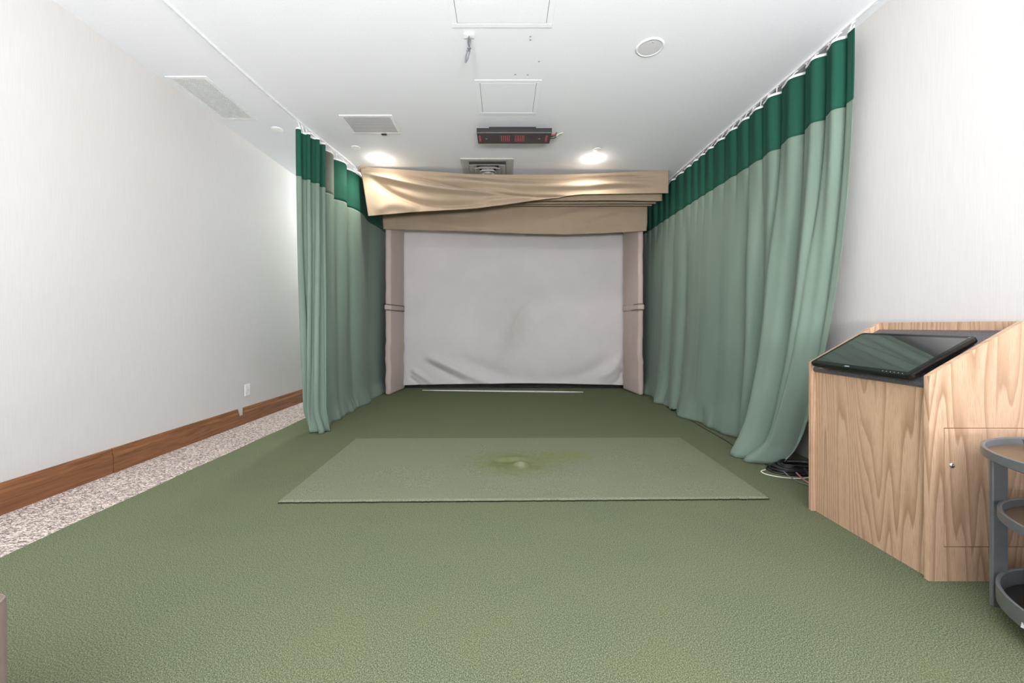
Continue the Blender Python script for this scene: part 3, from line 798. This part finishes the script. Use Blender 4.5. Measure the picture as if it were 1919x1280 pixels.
for v in bm.verts: v.co = Vector((v.co.x+1.667, CY0-.0012-v.co.z, v.co.y+.433))
link('lock', bm, 'chrome', dr, True)
bm = bmesh.new(); prism(bm, [(CX0, 0.001), (CXB, 0.001), (CXB, .970), (CX1, .970), (CX0, zt_(CX0))], 'y', CY1-TH, CY1)
rel(link('side_panel', bm, 'oak', cab))
rel(link('front_panel', B(CX0+.020, CX0+.038, CY0+TH, CY1-TH, .001, .735), 'oak', cab))
rel(link('back_panel', B(CX1-.005, CX1+.013, CY0+TH, CY1-TH, .001, .970), 'oak', cab))
bm = bmesh.new(); th = math.atan(slope); pr = []
nx, nz = -math.sin(th), math.cos(th); T = .028
ax, az = CX0+.022, .744      # top surface start
for k in range(9):
    a = PI/2+PI*k/8       # round the nose
    cxn, czn = ax-nx*0+0, az-T/2*1.0
    pr.append((cxn+T/2*(math.cos(a)*math.cos(th)-math.sin(a)*math.sin(th)), czn+T/2*(math.cos(a)*math.sin(th)+math.sin(a)*math.cos(th))))
ex = CX1-.006
pr.append((ex, pr[-1][1]+slope*(ex-pr[-1][0]))); pr.append((ex, pr[0][1]+slope*(ex-pr[0][0])))
prism(bm, pr, 'y', CY0+TH+.001, CY1-TH-.001)
wt = rel(link('worktop', bm, 'top', cab, 30)); wt['label'] = 'dark speckled laminate worktop with a rounded nose'
bm = bmesh.new()
# ------------------------------------------------------------------ touch monitor on the slope
u0 = Vector((math.cos(th), 0, math.sin(th))); nn = Vector((-math.sin(th), 0, math.cos(th)))
surf0 = Vector((pr[0][0], 0, pr[0][1]))        # point on the worktop's upper surface
cen = Vector((1.6985, 1.754, 0)); cen.z = surf0.z+slope*(cen.x-surf0.x)
mo = thing('touch_monitor', 'black touchscreen monitor lying tilted on the cabinet worktop', 'monitor', tuple(cen+nn*.001))
mo.rotation_euler = (Matrix.Rotation(-th, 3, 'Y') @ Matrix.Rotation(math.radians(-1.5), 3, 'Z')).to_euler()
HW, HL = .151, .250
bm = bmesh.new(); box(bm, -HW+.012, HW-.012, -HL+.012, HL-.012, .012, .030, .006, 2); link('rear_shell', bm, 'black', mo, 40)
def rrect(hx, hy, r, n=6):
    o = []
    for cx, cy, a0 in ((hx-r, hy-r, 0), (-hx+r, hy-r, PI/2), (-hx+r, -hy+r, PI), (hx-r, -hy+r, 3*PI/2)):
        for k in range(n+1): a = a0+PI/2*k/n; o.append((cx+r*math.cos(a), cy+r*math.sin(a)))
    return o
bm = bmesh.new(); prism(bm, rrect(HW, HL, .016), 'z', .026, .0435)
bmesh.ops.bevel(bm, geom=[e for e in bm.edges if abs(e.verts[0].co.z-e.verts[1].co.z) < 1e-6], offset=.002, segments=2, affect='EDGES')
link('housing', bm, 'bezel', mo, 40)
bm = bmesh.new(); prism(bm, rrect(HW-.003, HL-.003, .013), 'z', .0430, .0442); link('bezel_glass', bm, 'bezel', mo)
link('display', B(-HW+.024, HW-.018, -HL+.020, HL-.020, .0438, .0446), 'glassb', mo)
bm = bmesh.new()     # unreadable maker's mark: five tiny strokes
for i in range(6): box(bm, -HW+.0085, -HW+.0125, -.012+i*.0042-.0, -.012+i*.0042+.0030, .0441, .0448)
lg = link('logo', bm, 'paper', mo); lg.location.y = .035
for i in range(6):
    bm = bmesh.new(); lathe(bm, [(0, .0008), (.0013, .0006), (.0016, 0)], -HW+.012, -HL+.030+i*.0165, .0441, 10); link('button_mark', bm, 'paper', mo)
bm = bmesh.new(); lathe(bm, [(0, .0006), (.004, .0005), (.0045, 0)], HW-.010, -HL+.022, .0441, 16); link('camera_dot', bm, 'cord', mo)
for sx in (-1, 1):
    for sy in (-1, 1): link('foot', B(sx*.10-.01, sx*.10+.01, sy*.18-.02, sy*.18+.02, 0, .013), 'black', mo)

# ------------------------------------------------------------------ three tier side table
TX, TY = 1.80, 1.075
tb = thing('tiered_side_table', 'three-tier round metal side table with dark trays before the cabinet', 'side table', (TX, TY, 0))
def tray(r, ztop, depth, label=None, inner='trayin'):
    bm = bmesh.new(); b = ztop-depth
    lathe(bm, [(0, b), (r-.012, b), (r, b+.006), (r, ztop-.002), (r-.003, ztop), (r-.006, ztop), (r-.010, ztop-.003), (r-.012, b+.008), (0, b+.008)], seg=96)
    t = link('tray', bm, 'gunmetal', tb, 35)
    bm = bmesh.new(); lathe(bm, [(0, b+.0105), (r-.013, b+.0105), (r-.013, b+.007)], seg=96); link('tray_surface', bm, inner, t, 35)
tray(.322, .560, .034); tray(.287, .362, .036); tray(.290, .118, .060, inner='black')
for k, a in enumerate((math.atan2(1.339-TY, 1.683-TX), math.atan2(1.339-TY, 1.683-TX)+2.094, math.atan2(1.339-TY, 1.683-TX)-2.094)):
    r = .293; x, y = math.cos(a)*r, math.sin(a)*r; bm = bmesh.new(); box(bm, -.006, .006, -.026, .026, .001, .526, .002, 1)
    bmesh.ops.rotate(bm, verts=bm.verts, matrix=Matrix.Rotation(PI/2+.0, 3, 'Z') if k == 0 else Matrix.Rotation(a, 3, 'Z'))
    bmesh.ops.translate(bm, verts=bm.verts, vec=(x, y, 0)); link('post', bm, 'gunmetal', tb)
bm = bmesh.new(); lathe(bm, [(0, .003), (.030, .003), (.046, .018), (.052, .045), (.049, .046), (.043, .022), (.028, .008), (0, .008)], 1.752, 1.272, .5335, 32)
tag(link('glass_bowl', bm, 'tile', smooth=40), 'small grey glass bowl on the top tray of the side table', 'bowl')
mg = thing('magazine', 'folded white magazine in the bottom tray of the side table', 'magazine', (1.685, 1.135, .0705))
mg.rotation_euler = (.0, -.02, .45)
for k in range(3):
    def f(u, v, k=k): return ((u-.5)*.29+.004*k, (v-.5)*.19, .003+.004*k+.014*math.sin(u*PI)*(1+.2*k)+.006*k*u)
    bm = bmesh.new(); g = [[bm.verts.new(f(i/20, j/6)) for i in range(21)] for j in range(7)]
    for j in range(6):
        for i in range(20): bm.faces.new((g[j][i], g[j][i+1], g[j+1][i+1], g[j+1][i]))
    o = link('page_block' if k < 2 else 'cover', bm, 'paper', mg, 'keep'); md = o.modifiers.new('t', 'SOLIDIFY'); md.thickness = .0025

# ------------------------------------------------------------------ cables behind the cabinet
def cable(name, pts, r, mat, label, closed=False, group=None):
    bm = bmesh.new(); tube(bm, catmull(pts, 10), r, 8); return tag(link(name, bm, mat, smooth=True), label, 'cable', group)
random.seed(11)
cl = thing('cable_coil', 'coil of black cables on the turf at the foot of the right curtain', 'cable coil', (1.92, 2.60, 0))
for k in range(9):
    ph = random.uniform(0, 6); R = .155+.03*random.random()-.006*k; pts = []
    for i in range(40):
        a = ph+2*PI*i/39*1.05
        pts.append((R*1.05*math.cos(a)+random.uniform(-.003, .003)+.003*k, R*.58*math.sin(a), .008+.0052*k+.003*math.sin(3*a+k)))
    bm = bmesh.new(); tube(bm, pts, .0065, 7); link('loop', bm, 'rubber', cl, True)
cable('cable', [(1.72, 2.60, .008), (1.675, 2.575, .005), (1.68, 2.52, .005), (1.75, 2.47, .005), (1.85, 2.455, .006), (1.93, 2.48, .012), (1.99, 2.55, .03)], .0035, 'white_cable', 'thin white cable looping out from under the black coil')
cable('cable', [(1.80, 2.56, .02), (1.79, 2.46, .006), (1.80, 2.36, .006), (1.85, 2.28, .006), (1.95, 2.24, .006)], .004, 'cord', 'grey cable running from the coil toward the cabinet')
cable('cable', [(1.86, 2.52, .02), (1.84, 2.40, .006), (1.87, 2.30, .006), (1.94, 2.27, .006), (2.02, 2.30, .006)], .005, 'pinkish', 'pinkish cable in the tangle beside the cabinet')
cable('cable', [(1.90, 2.50, .05), (1.86, 2.36, .02), (1.84, 2.22, .008), (1.93, 2.15, .008), (2.03, 2.14, .008)], .006, 'rubber', 'black cable crossing the turf from the coil to the cabinet back')
for k, lb in enumerate(('upper black cord curling over the coil by the cabinet', 'lower black cord curling over the coil by the cabinet')):
    cable('cable', [(1.80+.03*k, 2.52, .09), (1.88, 2.44-.03*k, .11), (1.94, 2.37, .08-.02*k), (1.97-.02*k, 2.27, .03), (1.90, 2.20, .012), (1.98, 2.13, .01)], .005, 'rubber', lb)
cable('cable', [(1.885, 3.98, .004), (1.86, 3.70, .004), (1.85, 3.45, .004), (1.83, 3.2, .004), (1.78, 2.98, .004), (1.77, 2.80, .004), (1.80, 2.70, .006)], .0045, 'rubber', 'black cable along the hem of the right curtain')
cable('cable', [(1.90, 4.60, .012), (1.93, 4.52, .03), (1.88, 4.44, .012), (1.94, 4.38, .04), (1.99, 4.50, .05), (1.96, 4.62, .03), (1.90, 4.54, .014)], .008, 'rubber', 'black cable bunch at the hem of the right curtain near the screen')

# ------------------------------------------------------------------ upholstered seat corner, lower left
ot = thing('upholstered_bench', 'taupe upholstered bench, only its corner showing at the lower left', 'bench', (-1.270, .446, 0))
bm = bmesh.new(); box(bm, -.33, .334, -.32, .312, .05, .452, .028, 5); link('seat', bm, 'tan', ot, True)
bm = bmesh.new()
for i in range(2): tube(bm, [(x, y, .435-.33*i) for x, y in rrect(.331, .309, .03)], .004, 6, True)
link('piping', bm, 'tan', ot, True)
for sx in (-1, 1):
    for sy in (-1, 1): link('leg', B(sx*.28-.02, sx*.28+.02, sy*.26-.02, sy*.26+.02, .001, .06), 'black', ot)
